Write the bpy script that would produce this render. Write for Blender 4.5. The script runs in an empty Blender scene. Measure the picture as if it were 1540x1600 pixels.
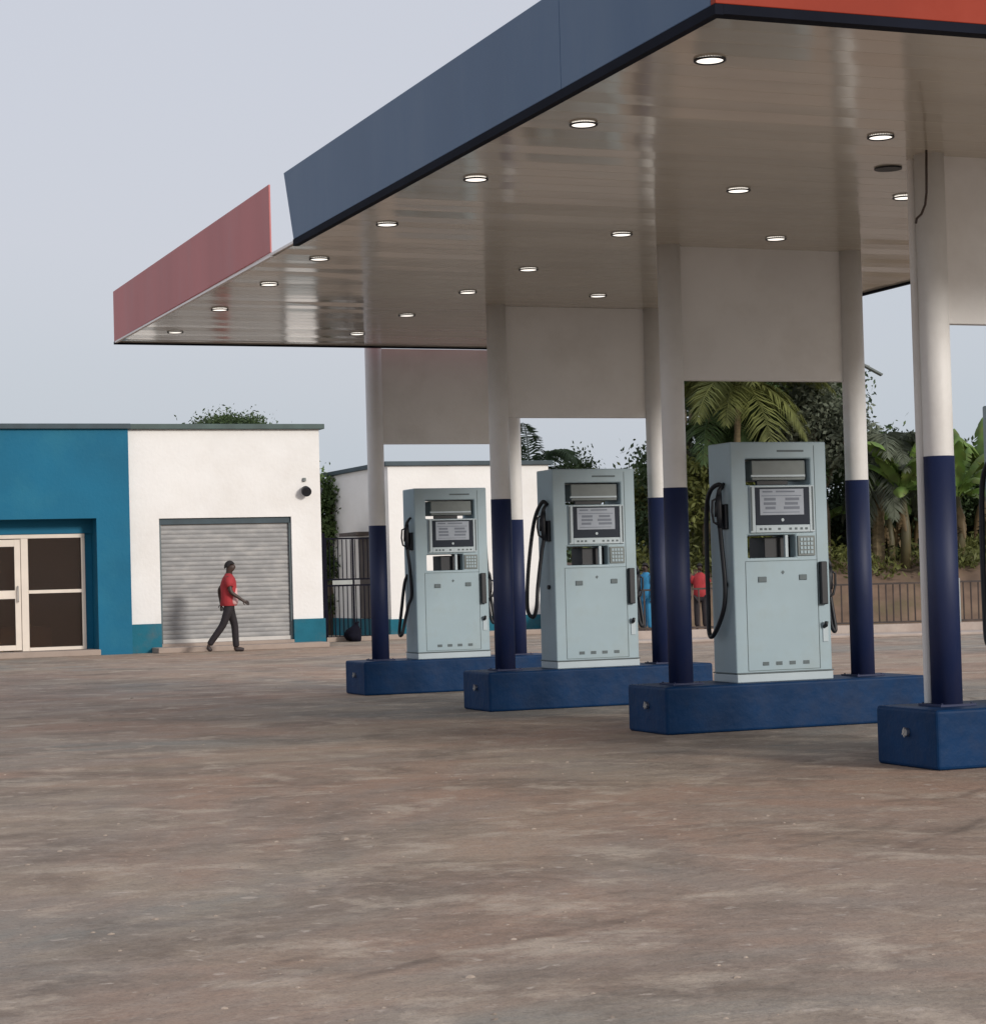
import bpy, bmesh, math, random
import numpy as np
from mathutils import Vector, Matrix, Euler
R = math.radians
random.seed(7); rng = np.random.default_rng(7)
S = bpy.context.scene
COL = S.collection

# ------------------------------------------------------------------ camera
F, YAW, PIT, ROL, CH = 3390.86, -.3724, .0306, .0274, 1.25     # focal in px of a 1540 wide picture
cd = bpy.data.cameras.new('camera'); cam = bpy.data.objects.new('camera', cd); COL.objects.link(cam)
cd.sensor_fit = 'HORIZONTAL'; cd.sensor_width = 36; cd.lens = 36 * F / 1540
cd.clip_start = .05; cd.clip_end = 2000
cam.matrix_world = (Matrix.Translation((0, 0, CH)) @ Matrix.Rotation(YAW, 4, 'Z')
                    @ Matrix.Rotation(math.pi / 2 + PIT, 4, 'X') @ Matrix.Rotation(-ROL, 4, 'Z'))
S.camera = cam
HEAD = Vector((math.sin(-YAW), math.cos(YAW), 0)); RIGHT = Vector((HEAD.y, -HEAD.x, 0))

# ------------------------------------------------------------------ world, sun, exposure
SUN_EL, SUN_AZ = 18.8, 25              # sun low behind the camera, a little to the right
sd = Vector((math.sin(R(SUN_AZ)) * math.cos(R(SUN_EL)), -math.cos(R(SUN_AZ)) * math.cos(R(SUN_EL)), math.sin(R(SUN_EL))))
w = bpy.data.worlds.new('World'); S.world = w; w.use_nodes = True
nt = w.node_tree; nt.nodes.clear()
sky = nt.nodes.new('ShaderNodeTexSky'); sky.sky_type = 'NISHITA'; sky.sun_disc = False
sky.sun_elevation = R(SUN_EL); sky.sun_rotation = R(180 - SUN_AZ)
sky.air_density = 1.2; sky.dust_density = 4.0; sky.ozone_density = 1.0
mx = nt.nodes.new('ShaderNodeMix'); mx.data_type = 'RGBA'; mx.inputs['Factor'].default_value = .86
mx.inputs['B'].default_value = (5.6, 6.1, 7.0, 1)               # the pale hazy veil over the sky
cl = nt.nodes.new('ShaderNodeTexNoise'); cl.inputs['Scale'].default_value = 1.3; cl.inputs['Detail'].default_value = 3
tc = nt.nodes.new('ShaderNodeTexCoord'); mp = nt.nodes.new('ShaderNodeMapping'); mp.inputs['Scale'].default_value = (1, 1, 3)
rp = nt.nodes.new('ShaderNodeValToRGB')
rp.color_ramp.elements[0].position = .1; rp.color_ramp.elements[0].color = (4.35, 5.1, 5.75, 1)
rp.color_ramp.elements[1].position = .7; rp.color_ramp.elements[1].color = (5.45, 5.6, 6.25, 1)
bg = nt.nodes.new('ShaderNodeBackground'); bg.inputs['Strength'].default_value = .112
wo = nt.nodes.new('ShaderNodeOutputWorld'); L = nt.links.new
L(tc.outputs['Generated'], mp.inputs['Vector']); L(mp.outputs[0], cl.inputs['Vector']); sx_ = nt.nodes.new('ShaderNodeSeparateXYZ'); L(tc.outputs['Generated'], sx_.inputs[0])
ma = nt.nodes.new('ShaderNodeMath'); ma.operation = 'MULTIPLY_ADD'; ma.inputs[1].default_value = 2.6; L(sx_.outputs['Z'], ma.inputs[0])
mb = nt.nodes.new('ShaderNodeMath'); mb.operation = 'SUBTRACT'; mb.inputs[1].default_value = .36; L(cl.outputs['Fac'], mb.inputs[0]); L(mb.outputs[0], ma.inputs[2])
L(ma.outputs[0], rp.inputs['Fac'])
L(sky.outputs[0], mx.inputs['A']); L(rp.outputs[0], mx.inputs['B']); L(mx.outputs['Result'], bg.inputs['Color']); L(bg.outputs[0], wo.inputs[0])
sl = bpy.data.lights.new('sun', 'SUN'); sl.energy = 2.0; sl.angle = R(10); sl.color = (1, .95, .89)
so = bpy.data.objects.new('sun', sl); COL.objects.link(so); so.rotation_euler = (-sd).to_track_quat('-Z', 'Y').to_euler()
so.location = sd * 60
S.view_settings.view_transform = 'Standard'; S.view_settings.look = 'None'
S.view_settings.exposure = 0.10; S.view_settings.gamma = 1
S.render.engine = 'CYCLES'
S.cycles.max_bounces = 8; S.cycles.diffuse_bounces = 4; S.cycles.sample_clamp_indirect = 6

# ------------------------------------------------------------------ materials
MAT = {}
def mat(name, col, rough=.6, metal=0., var=.12, scale=3., bump=0., bscale=20., dirt=None, dscale=1.2, damt=.5,
        spec=.5, coat=0., stretch=(1, 1, 1), trans=0., rand=0.):
    m = bpy.data.materials.new(name); m.use_nodes = True; n = m.node_tree; b = n.nodes['Principled BSDF']; l = n.links.new
    b.inputs['Roughness'].default_value = rough; b.inputs['Metallic'].default_value = metal
    b.inputs['Specular IOR Level'].default_value = spec; b.inputs['Coat Weight'].default_value = coat
    t = n.nodes.new('ShaderNodeTexCoord'); q = n.nodes.new('ShaderNodeMapping'); q.inputs['Scale'].default_value = stretch
    l(t.outputs['Object'], q.inputs['Vector'])
    nz = n.nodes.new('ShaderNodeTexNoise'); nz.inputs['Scale'].default_value = scale; nz.inputs['Detail'].default_value = 6
    l(q.outputs[0], nz.inputs['Vector'])
    r = n.nodes.new('ShaderNodeValToRGB'); c = Vector(col)
    r.color_ramp.elements[0].position = .3; r.color_ramp.elements[0].color = (*(c * (1 - var)), 1)
    r.color_ramp.elements[1].position = .7; r.color_ramp.elements[1].color = (*(c * (1 + var)), 1)
    l(nz.outputs['Fac'], r.inputs['Fac']); out = r.outputs[0]
    if dirt:
        d = n.nodes.new('ShaderNodeTexNoise'); d.inputs['Scale'].default_value = dscale; d.inputs['Detail'].default_value = 9
        d.inputs['Roughness'].default_value = .65; l(q.outputs[0], d.inputs['Vector'])
        dr = n.nodes.new('ShaderNodeMapRange'); dr.inputs[1].default_value = .48; dr.inputs[2].default_value = .78; dr.inputs[4].default_value = damt
        l(d.outputs['Fac'], dr.inputs[0])
        x = n.nodes.new('ShaderNodeMix'); x.data_type = 'RGBA'; x.inputs['B'].default_value = (*dirt, 1)
        l(dr.outputs[0], x.inputs['Factor']); l(out, x.inputs['A']); out = x.outputs['Result']
    l(out, b.inputs['Base Color'])
    if bump:
        bn = n.nodes.new('ShaderNodeTexNoise'); bn.inputs['Scale'].default_value = bscale; bn.inputs['Detail'].default_value = 5
        l(q.outputs[0], bn.inputs['Vector'])
        bb = n.nodes.new('ShaderNodeBump'); bb.inputs['Strength'].default_value = bump; bb.inputs['Distance'].default_value = .02
        l(bn.outputs['Fac'], bb.inputs['Height']); l(bb.outputs[0], b.inputs['Normal'])
    if trans:
        tr = n.nodes.new('ShaderNodeBsdfTranslucent'); l(out, tr.inputs['Color'])
        ms = n.nodes.new('ShaderNodeMixShader'); ms.inputs[0].default_value = trans
        o = n.nodes['Material Output']; l(b.outputs[0], ms.inputs[1]); l(tr.outputs[0], ms.inputs[2]); l(ms.outputs[0], o.inputs[0])
    MAT[name] = m; return m
def emit(name, col, s):
    m = bpy.data.materials.new(name); m.use_nodes = True; b = m.node_tree.nodes['Principled BSDF']
    b.inputs['Base Color'].default_value = (*col, 1); b.inputs['Emission Color'].default_value = (*col, 1); b.inputs['Emission Strength'].default_value = s
    MAT[name] = m
mat('white_paint', (.74, .73, .71), .55, var=.05, scale=1.5, dirt=(.52, .49, .45), dscale=1.3, damt=.5, bump=.1)
mat('wall_white', (.82, .81, .79), .8, var=.03, scale=.8, bump=.25, bscale=14, dirt=(.55, .5, .43), dscale=.5, damt=.35, spec=.2)
mat('wall_blue', (.005, .125, .225), .65, var=.12, scale=.7, bump=.2, bscale=14, dirt=(.03, .19, .26), dscale=.6, damt=.6, spec=.25)
mat('plinth_teal', (.012, .13, .19), .7, var=.15, scale=2, bump=.2, dirt=(.12, .12, .11), dscale=2.5, damt=.6, spec=.2)
mat('coping', (.03, .055, .07), .6, var=.2, scale=3)
mat('coping_green', (.055, .09, .085), .6, var=.2, scale=3)
mat('island_blue', (.003, .031, .098), .55, var=.25, scale=2.2, bump=.35, bscale=12, dirt=(.04, .04, .05), dscale=2.6, damt=.45, spec=.15)
mat('column_blue', (.006, .016, .070), .6, var=.2, scale=3, dirt=(.05, .045, .06), dscale=3.0, damt=.5, bump=.08, stretch=(1, 1, .35))
mat('fascia_blue', (.030, .085, .18), .45, var=.12, scale=.9, dirt=(.10, .14, .19), dscale=.9, damt=.5, stretch=(1, 1, .3))
mat('fascia_red', (.50, .135, .13), .5, var=.10, scale=1.2, dirt=(.42, .20, .20), dscale=1.4, damt=.5, stretch=(1, 1, .3))  # reflection that dulls the far fascia is mixed into this pinkish red
mat('fascia_orange', (.28, .027, .008), .6, spec=.2, var=.10, scale=1.5, dirt=(.34, .06, .035), dscale=1.5, damt=.4)
mat('fascia_white', (.86, .82, .79), .5, var=.06)
mat('dark_trim', (.008, .010, .018), .8, var=.2, spec=.1)
mat('roof_sheet', (.3, .3, .3), .5, metal=.6)
mat('ceiling_sheet', (.54, .505, .425), .11, var=.07, scale=2.5, dirt=(.45, .39, .31), dscale=.45, damt=.6, spec=1.0, bump=.10, bscale=2.2, stretch=(.25, 1, 1))
mat('pump_grey', (.33, .435, .485), .38, var=.05, scale=2.2, dirt=(.30, .35, .34), dscale=2.4, damt=.5, spec=.4)
mat('pump_pale', (.45, .53, .57), .4, var=.05, scale=3)
mat('seam', (.10, .13, .14), .6)
mat('recess', (.16, .185, .18), .5, var=.15, scale=6)
mat('black_plastic', (.008, .010, .015), .5, var=.3, scale=9)
mat('bezel', (.006, .013, .028), .45, spec=.2)
mat('lcd', (.36, .40, .46), .6, var=.08, scale=8)
mat('lcd_dark', (.17, .195, .24), .6)
mat('steel', (.5, .5, .5), .35, metal=1.)
mat('frame_cream', (.74, .66, .57), .45, var=.05, scale=4)
mat('shutter_steel', (.25, .25, .25), .55, metal=.2, var=.14, scale=2.2, dirt=(.42, .40, .37), dscale=2.2, damt=.6, stretch=(1, 1, 2.2), bump=.1)
mat('shutter_pale', (.55, .53, .5), .5)
mat('step_concrete', (.36, .29, .245), .85, var=.12, scale=3, bump=.3, dirt=(.26, .2, .16), dscale=3)
mat('kerb_cream', (.46, .39, .34), .85, var=.12, scale=2, bump=.3, dirt=(.3, .2, .16), dscale=1.5)
mat('interior', (.045, .025, .016), .8, var=.4, scale=1.2)
mat('fence_brown', (.055, .04, .034), .6, var=.3, scale=5, dirt=(.14, .09, .07), dscale=4)
mat('gate_black', (.008, .008, .015), .85, var=.3, scale=5, spec=.1)
mat('post_pale', (.34, .36, .35), .7)
mat('bark', (.12, .095, .065), .9, var=.35, scale=5, bump=.6, bscale=12, stretch=(1, 1, .4))
mat('palm_bark', (.17, .13, .07), .9, var=.3, scale=7, bump=.7, bscale=10, stretch=(1, 1, 2))
mat('banana_stem', (.085, .075, .035), .6, var=.3, scale=3, dirt=(.12, .07, .03), dscale=4, stretch=(1, 1, .3))
LF = dict(var=.45, scale=.9, rough=.55, trans=.22, spec=.3)
mat('leaf_dark', (.058, .092, .036), **LF)
mat('leaf_mid', (.08, .125, .038), **LF)
mat('leaf_dusty', (.13, .15, .105), **LF)
mat('leaf_blue', (.048, .078, .042), **LF)
mat('leaf_olive', (.14, .155, .045), **LF)
mat('leaf_palm', (.06, .10, .034), **LF)
mat('leaf_banana', (.13, .22, .045), var=.55, scale=2.2, rough=.55, trans=.25, dirt=(.17, .15, .05), dscale=2.5, damt=.8)
mat('leaf_dry', (.17, .12, .06), **LF)
mat('earth', (.19, .125, .085), .95, var=.3, scale=1.5, bump=.8, bscale=4, dirt=(.13, .12, .05), dscale=.9, damt=.8)
mat('skin', (.045, .024, .017), .5, var=.1, scale=10)
mat('hair', (.012, .009, .009), .8)
mat('trousers', (.016, .012, .015), .8, var=.3, scale=6, bump=.3, bscale=30)
mat('shirt_red', (.36, .028, .034), .8, var=.2, scale=5, bump=.3, bscale=25)
mat('shirt_pink', (.60, .36, .35), .8, var=.1, scale=5)
mat('shirt_blue', (.03, .22, .42), .8, var=.15, scale=5)
mat('shoe', (.03, .02, .02), .6)
mat('stone', (.33, .27, .22), .9, var=.35, scale=2)
emit('lamp_glow', (1, .93, .84), 1.3)
g = bpy.data.materials.new('glass'); g.use_nodes = True; b = g.node_tree.nodes['Principled BSDF']
b.inputs['Base Color'].default_value = (.30, .22, .18, 1); b.inputs['Roughness'].default_value = .04; b.inputs['Transmission Weight'].default_value = .9
b.inputs['IOR'].default_value = 1.2; b.inputs['Specular IOR Level'].default_value = .3; MAT['glass'] = g
MAT['ceiling_sheet'].node_tree.nodes['Principled BSDF'].inputs['IOR'].default_value = 1.62

def ground_material():
    m = bpy.data.materials.new('forecourt'); m.use_nodes = True; n = m.node_tree; b = n.nodes['Principled BSDF']; l = n.links.new
    t = n.nodes.new('ShaderNodeTexCoord')
    def mapping(sc, rot=0):
        q = n.nodes.new('ShaderNodeMapping'); q.inputs['Scale'].default_value = sc; q.inputs['Rotation'].default_value = (0, 0, rot)
        l(t.outputs['Object'], q.inputs['Vector']); return q.outputs[0]
    def noise(v, s, d=6, r=.55, dist=0):
        x = n.nodes.new('ShaderNodeTexNoise'); x.inputs['Scale'].default_value = s; x.inputs['Detail'].default_value = d
        x.inputs['Roughness'].default_value = r; x.inputs['Distortion'].default_value = dist; l(v, x.inputs['Vector']); return x.outputs['Fac']
    def ramp(v, a, bb):
        x = n.nodes.new('ShaderNodeMapRange'); x.inputs[1].default_value = a; x.inputs[2].default_value = bb; l(v, x.inputs[0]); return x.outputs[0]
    def mixc(f, a, bcol, k=1.):
        x = n.nodes.new('ShaderNodeMix'); x.data_type = 'RGBA'
        if k != 1.:
            mm = n.nodes.new('ShaderNodeMath'); mm.operation = 'MULTIPLY'; mm.inputs[1].default_value = k; l(f, mm.inputs[0]); f = mm.outputs[0]
        l(f, x.inputs['Factor'])
        if isinstance(a, tuple): x.inputs['A'].default_value = (*a, 1)
        else: l(a, x.inputs['A'])
        if isinstance(bcol, tuple): x.inputs['B'].default_value = (*bcol, 1)
        else: l(bcol, x.inputs['B'])
        return x.outputs['Result']
    iso = mapping((1, 1, 1)); lat = mapping((.85, 1.0, 1), .25)
    c = mixc(ramp(noise(iso, .16, 6, .65, .8), .42, .58), (.41, .275, .20), (.29, .27, .235))       # red earth stain against grey paving
    c = mixc(ramp(noise(lat, .45, 9, .68, 1.0), .46, .62), c, (.44, .355, .265), .65)                    # dusty sand drifts
    c = mixc(ramp(noise(lat, .9, 9, .75, .5), .47, .63), c, (.18, .138, .105), .7); c = mixc(ramp(noise(mapping((1, 1, 1), .8), 1.9, 7, .68, .3), .53, .65), c, (.58, .48, .38), .7)                     # worn dark patches
    c = mixc(ramp(noise(iso, 6, 8, .75), .50, .75), c, (.52, .43, .36), .5)
    c = mixc(ramp(noise(iso, 26, 6, .8), .52, .72), c, (.11, .085, .07), .55)
    c = mixc(ramp(noise(lat, 9, 4, .6, .3), .63, .70), c, (.6, .51, .43), .65)                          # small pale chips
    c = mixc(ramp(noise(iso, 15, 3, .6), .72, .77), c, (.55, .47, .41), .6)
    # thin curved wheel tracks: rings about a far centre
    sx = n.nodes.new('ShaderNodeVectorMath'); sx.operation = 'DISTANCE'; l(iso, sx.inputs[0]); sx.inputs[1].default_value = (-6, 24.0, 0)
    wob = noise(iso, .8, 4); ad = n.nodes.new('ShaderNodeMath'); ad.operation = 'MULTIPLY_ADD'; ad.inputs[1].default_value = .35
    l(wob, ad.inputs[0]); l(sx.outputs['Value'], ad.inputs[2])
    for rad in (18.95, 19.35):
        s = n.nodes.new('ShaderNodeMath'); s.operation = 'SUBTRACT'; s.inputs[1].default_value = rad; l(ad.outputs[0], s.inputs[0])
        a = n.nodes.new('ShaderNodeMath'); a.operation = 'ABSOLUTE'; l(s.outputs[0], a.inputs[0])
        k = n.nodes.new('ShaderNodeMapRange'); k.inputs[1].default_value = .012; k.inputs[2].default_value = .05; k.inputs[3].default_value = 1; k.inputs[4].default_value = 0
        l(a.outputs[0], k.inputs[0])
        br = n.nodes.new('ShaderNodeMath'); br.operation = 'MULTIPLY'; l(k.outputs[0], br.inputs[0]); l(ramp(noise(iso, 1.1, 5, .7), .45, .6), br.inputs[1])
        c = mixc(br.outputs[0], c, (.11, .08, .062), .45)
    l(c, b.inputs['Base Color']); b.inputs['Roughness'].default_value = .85; b.inputs['Specular IOR Level'].default_value = .3
    bp = n.nodes.new('ShaderNodeBump'); bp.inputs['Strength'].default_value = .8; bp.inputs['Distance'].default_value = .03
    c = mixc(ramp(noise(iso, 70, 4, .8), .45, .7), c, (.13, .10, .08), .35)
    l(c, b.inputs['Base Color'])
    hh = n.nodes.new('ShaderNodeMath'); hh.operation = 'ADD'; l(noise(iso, 5, 9, .7), hh.inputs[0]); l(noise(lat, 1.4, 6, .6, .5), hh.inputs[1])
    l(hh.outputs[0], bp.inputs['Height']); l(bp.outputs[0], b.inputs['Normal'])
    MAT['forecourt'] = m
ground_material()

# ------------------------------------------------------------------ helpers
class MB:
    def __init__(s): s.v = []; s.f = []
    def box(s, x0, x1, y0, y1, z0, z1, M=None):
        i = len(s.v); p = [(x, y, z) for z in (z0, z1) for y in (y0, y1) for x in (x0, x1)]
        if M: p = [tuple(M @ Vector(q)) for q in p]
        s.v += p; s.f += [tuple(i + k for k in q) for q in ((0, 2, 3, 1), (4, 5, 7, 6), (0, 1, 5, 4), (2, 6, 7, 3), (0, 4, 6, 2), (1, 3, 7, 5))]; return s
    def prism(s, pts, axis, a, b):
        # pts: 2d outline; axis = extruded axis
        n = len(pts); i = len(s.v)
        for c in (a, b):
            for (p, q) in pts:
                s.v.append({'x': (c, p, q), 'y': (p, c, q), 'z': (p, q, c)}[axis])
        s.f += [tuple(i + k for k in range(n)), tuple(i + n + k for k in reversed(range(n)))]
        s.f += [(i + k, i + n + k, i + n + (k + 1) % n, i + (k + 1) % n) for k in range(n)]; return s
    def tube(s, path, rad, n=10, cap=True):
        path = [Vector(p) for p in path]; rad = rad if isinstance(rad, (list, tuple)) else [rad] * len(path)
        i = len(s.v); up = None
        for k, p in enumerate(path):
            d = (path[min(k + 1, len(path) - 1)] - path[max(k - 1, 0)]).normalized()
            if up is None: up = d.orthogonal().normalized()
            up = (up - d * up.dot(d)).normalized(); sd_ = d.cross(up)
            for j in range(n):
                a = 2 * math.pi * j / n; s.v.append(tuple(p + rad[k] * (math.cos(a) * up + math.sin(a) * sd_)))
        for k in range(len(path) - 1):
            for j in range(n):
                a = i + k * n + j; b_ = i + k * n + (j + 1) % n; s.f.append((a, b_, b_ + n, a + n))
        if cap: s.f += [tuple(i + j for j in reversed(range(n))), tuple(i + (len(path) - 1) * n + j for j in range(n))]
        return s
    def build(s, name, m, parent=None, bev=0., smooth=False, seg=2):
        me = bpy.data.meshes.new(name); me.from_pydata(s.v, [], s.f)
        bm = bmesh.new(); bm.from_mesh(me); bmesh.ops.recalc_face_normals(bm, faces=bm.faces); bm.to_mesh(me); bm.free()
        if smooth: me.polygons.foreach_set('use_smooth', [len(p.vertices) == 4 for p in me.polygons])
        me.materials.append(MAT[m] if isinstance(m, str) else m)
        o = bpy.data.objects.new(name, me); COL.objects.link(o)
        if parent: o.parent = parent
        if bev:
            q = o.modifiers.new('bevel', 'BEVEL'); q.width = bev; q.segments = seg; q.limit_method = 'ANGLE'; q.angle_limit = R(40)
        return o
def tag(o, label=None, cat=None, group=None, kind=None):
    for k, v in (('label', label), ('category', cat), ('group', group), ('kind', kind)):
        if v: o[k] = v
    return o
def empty(name, loc=(0, 0, 0), rz=0):
    o = bpy.data.objects.new(name, None); COL.objects.link(o); o.location = loc; o.rotation_euler = (0, 0, rz); o.empty_display_size = .2; return o
def copy_tree(o, parent=None):
    c = o.copy(); COL.objects.link(c)
    if parent: c.parent = parent
    for ch in [x for x in S.objects if x.parent == o]: copy_tree(ch, c)
    return c
def spot(u, D):                        # ground point at distance D on the bearing of photo column u
    return HEAD * D + RIGHT * ((u - 770) / F * D)

# ------------------------------------------------------------------ ground
gm = bmesh.new()
me = bpy.data.meshes.new('ground'); xs = [-300, -60, 0, 20, 40, 90, 400]; ys = [-80, 0, 15, 30, 45, 90, 500]
v = [(x, y, 0) for y in ys for x in xs]; f = [(j * 7 + i, j * 7 + i + 1, (j + 1) * 7 + i + 1, (j + 1) * 7 + i) for j in range(6) for i in range(6)]
me.from_pydata(v, [], f); me.materials.append(MAT['forecourt']); go = bpy.data.objects.new('ground', me); COL.objects.link(go); tag(go, kind='structure')

# loose stones and chips on the forecourt
v = []; f = []
for k in range(600):
    D = 5.5 + 30 * random.random() ** 1.7; p = spot(random.uniform(-60, 1600), D)
    if 7.2 < p.x < 9.8 and 11 < p.y < 24: continue
    r = random.choice((.003, .004, .006, .008)) * (1 + .015 * D) * random.uniform(.7, 1.2)
    if random.random() < .015: r *= 2
    i = len(v); n = random.choice((5, 6)); a0 = random.random() * 6
    for (zz, s) in ((-.001, 1.), (r * .35, .8), (r * .6, .35)):
        for j in range(n):
            a = a0 + 6.283 * j / n; q = r * s * random.uniform(.75, 1.25); v.append((p.x + 1.4 * q * math.cos(a), p.y + q * math.sin(a), zz))
    for lv in (0, 1):
        for j in range(n): a_, b_ = i + lv * n + j, i + lv * n + (j + 1) % n; f.append((a_, b_, b_ + n, a_ + n))
    f.append(tuple(i + 2 * n + j for j in range(n)))
me = bpy.data.meshes.new('gravel'); me.from_pydata(v, [], f); me.materials.append(MAT['stone']); o = bpy.data.objects.new('gravel', me); COL.objects.link(o)
tag(o, 'small pale stones and chips strewn over the brown forecourt', 'gravel', kind='stuff')

# ------------------------------------------------------------------ canopy
ZC = 3.865; XL, XR, YN, YF = 4.664, 10.84, 8.975, 22.86
can = tag(empty('canopy', ((XL + XR) / 2, (YN + YF) / 2, 0)), 'long flat station canopy with slatted glossy ceiling and blue and red fascia', 'canopy')
def cpart(mb, name, m, **k):
    o = mb.build(name, m, None, **k); o.parent = can; o.matrix_parent_inverse = Matrix.Translation(-can.location); return o
c = MB(); y = YN + .03; wdt = .235; dz1 = 0; wob2 = [0] * 10                                   # ceiling boards running across the canopy
holes = []
while y < YF - .04:
    y1 = min(y + wdt, YF - .03); dz0, dz1 = dz1, random.uniform(-.0026, .0026)
    xs = np.linspace(XL + .03, XR - .03, 10); i = len(c.v); wob = wob2; wob2 = [random.uniform(-.0012, .0012) for _ in xs]
    for x, wb, w2 in zip(xs, wob, wob2):
        c.v += [(x, y + .001, ZC + .002 + dz0 + wb), (x, y + .003, ZC + dz0 + wb), (x, y1 - .003, ZC + dz1 + w2), (x, y1, ZC + .002 + dz1 + w2)]
    for k in range(9):
        for j in range(3):
            a = i + k * 4 + j; c.f.append((a, a + 1, a + 5, a + 4))
    y = y1
cpart(c, 'ceiling', 'ceiling_sheet')
cpart(MB().box(XL + .012, XR - .06, YN + .012, YF - .04, ZC + .008, ZC + .028), 'light_leak_backing', 'fascia_white')  # unseen sheet added to stop light leaking between the ceiling boards
cpart(MB().box(XL + 1.0, XR - .06, YN + .06, YF - .10, ZC + .03, ZC + .14), 'roof_deck', 'roof_sheet')
# left long side: blue with a slanted far end, white gap, red
SL = MB().prism([(YN, ZC + .03), (15.99, ZC + .03), (16.22, ZC + .585), (YN, ZC + .585)], 'x', XL, XL + .05)
o = cpart(SL, 'side_fascia', 'fascia_blue', bev=.004); o['label'] = 'blue fascia with slanted far end'
o = cpart(MB().prism([(16.66, ZC + .03), (YF, ZC + .01), (YF, ZC + .545), (16.66, ZC + .575)], 'x', XL, XL + .015), 'side_fascia', 'fascia_red', bev=.004)
o['label'] = 'red fascia at the far left end, dulled by painted-in reflection'
o = cpart(MB().box(XL, XR, YN - .05, YN - .001, ZC + .03, ZC + .60), 'front_fascia', 'fascia_orange', bev=.004)
cpart(MB().box(XL + .052, XR - .052, YF - .05, YF, ZC + .01, ZC + .56), 'rear_fascia', 'fascia_red', bev=.004)
cpart(MB().box(XR - .05, XR, YN, YF, ZC + .03, ZC + .58), 'side_fascia', 'fascia_blue', bev=.004)
tr = MB(); tr.box(XL - .004, XL + .04, YN - .054, 15.99, ZC - .022, ZC + .028); tr.box(XR - .04, XR + .004, YN - .004, YF + .004, ZC - .02, ZC + .028)
tr.box(XL + .041, XR - .041, YN - .054, YN + .03, ZC - .018, ZC + .028); tr.box(XL - .003, XR - .041, YF - .03, YF + .006, ZC - .02, ZC + .008)
cpart(tr, 'edge_trim', 'dark_trim')
cpart(MB().box(XL, XL + .03, 16.66, YF - .032, ZC - .006, ZC + .012), 'edge_trim', 'fascia_white')
# panel joints and rivets on the blue fascia
for yy in (10.75,): cpart(MB().box(XL - .0012, XL, yy, yy + .012, ZC + .032, ZC + .583), 'panel_joint', 'fascia_blue')

# recessed downlights
LY = {5.08: (9.80, 11.40, 13.15, 14.97, 16.69, 18.2, 19.95, 21.8), 7.0: (11.3, 13.14, 15.05, 16.94, 18.4, 20.1, 21.7),
      8.31: (11.4, 13.13, 15.0, 16.9, 18.43, 20.1), 10.2: (13.4, 15.2, 17.08, 18.9)}
def downlight():
    e = empty('downlight'); m = MB(); n = 28; i = 0; prof = [(.083, -.001), (.083, -.008), (.078, -.011), (.070, -.009), (.068, .004)]
    for (r, z) in prof:
        for j in range(n): m.v.append((r * math.cos(6.28318 * j / n), r * math.sin(6.28318 * j / n), z))
    for k in range(len(prof) - 1):
        for j in range(n): a, b_ = k * n + j, k * n + (j + 1) % n; m.f.append((a, b_, b_ + n, a + n))
    m.build('trim_ring', 'black_plastic', e, smooth=True)
    MB().tube([(0, 0, -.005), (0, 0, .006)], .0685, 28).build('diffuser', 'lamp_glow', e); return e
proto = None; rows = {5.08: 'leftmost row along the blue edge', 7.0: 'row left of the front columns', 8.31: 'row between the column lines', 10.2: 'rightmost row'}
ordn = ['nearest', 'second', 'third', 'fourth', 'fifth', 'sixth', 'seventh', 'eighth']
for X, ysl in LY.items():
    for k, yy in enumerate(ysl):
        if proto is None: proto = e = downlight()
        else: e = copy_tree(proto)
        e.location = (X, yy, ZC - .004)
        tag(e, 'round lit ceiling light, %s in the %s' % (ordn[k], rows[X]), 'ceiling light', 'round lights in the canopy ceiling')
m = MB().tube([(0, 0, -.006), (0, 0, .004)], .09, 24)
o = m.build('empty_light_socket', 'black_plastic'); o.location = (7.617, 12.45, ZC - .004); o.location = (7.60, 12.19, ZC - .006)
tag(o, 'dark unlit round light opening in the ceiling beside the nearest column', 'light socket')
pts = [(7.50, 11.55, 3.86), (7.505, 11.6, 3.80), (7.515, 11.6, 3.7), (7.515, 11.6, 3.6), (7.50, 11.62, 3.52), (7.46, 11.63, 3.47), (7.42, 11.65, 3.44)]
o = MB().tube([(7.527, 11.62, 3.865), (7.522, 11.62, 3.74), (7.518, 11.62, 3.60), (7.505, 11.62, 3.52), (7.475, 11.62, 3.46), (7.44, 11.62, 3.43), (7.432, 11.62, 3.40)], .008, 8).build('loose_cable', 'fence_brown', smooth=True)
tag(o, 'thin dark cable hanging loose from the ceiling by the nearest column', 'cable')

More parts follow.
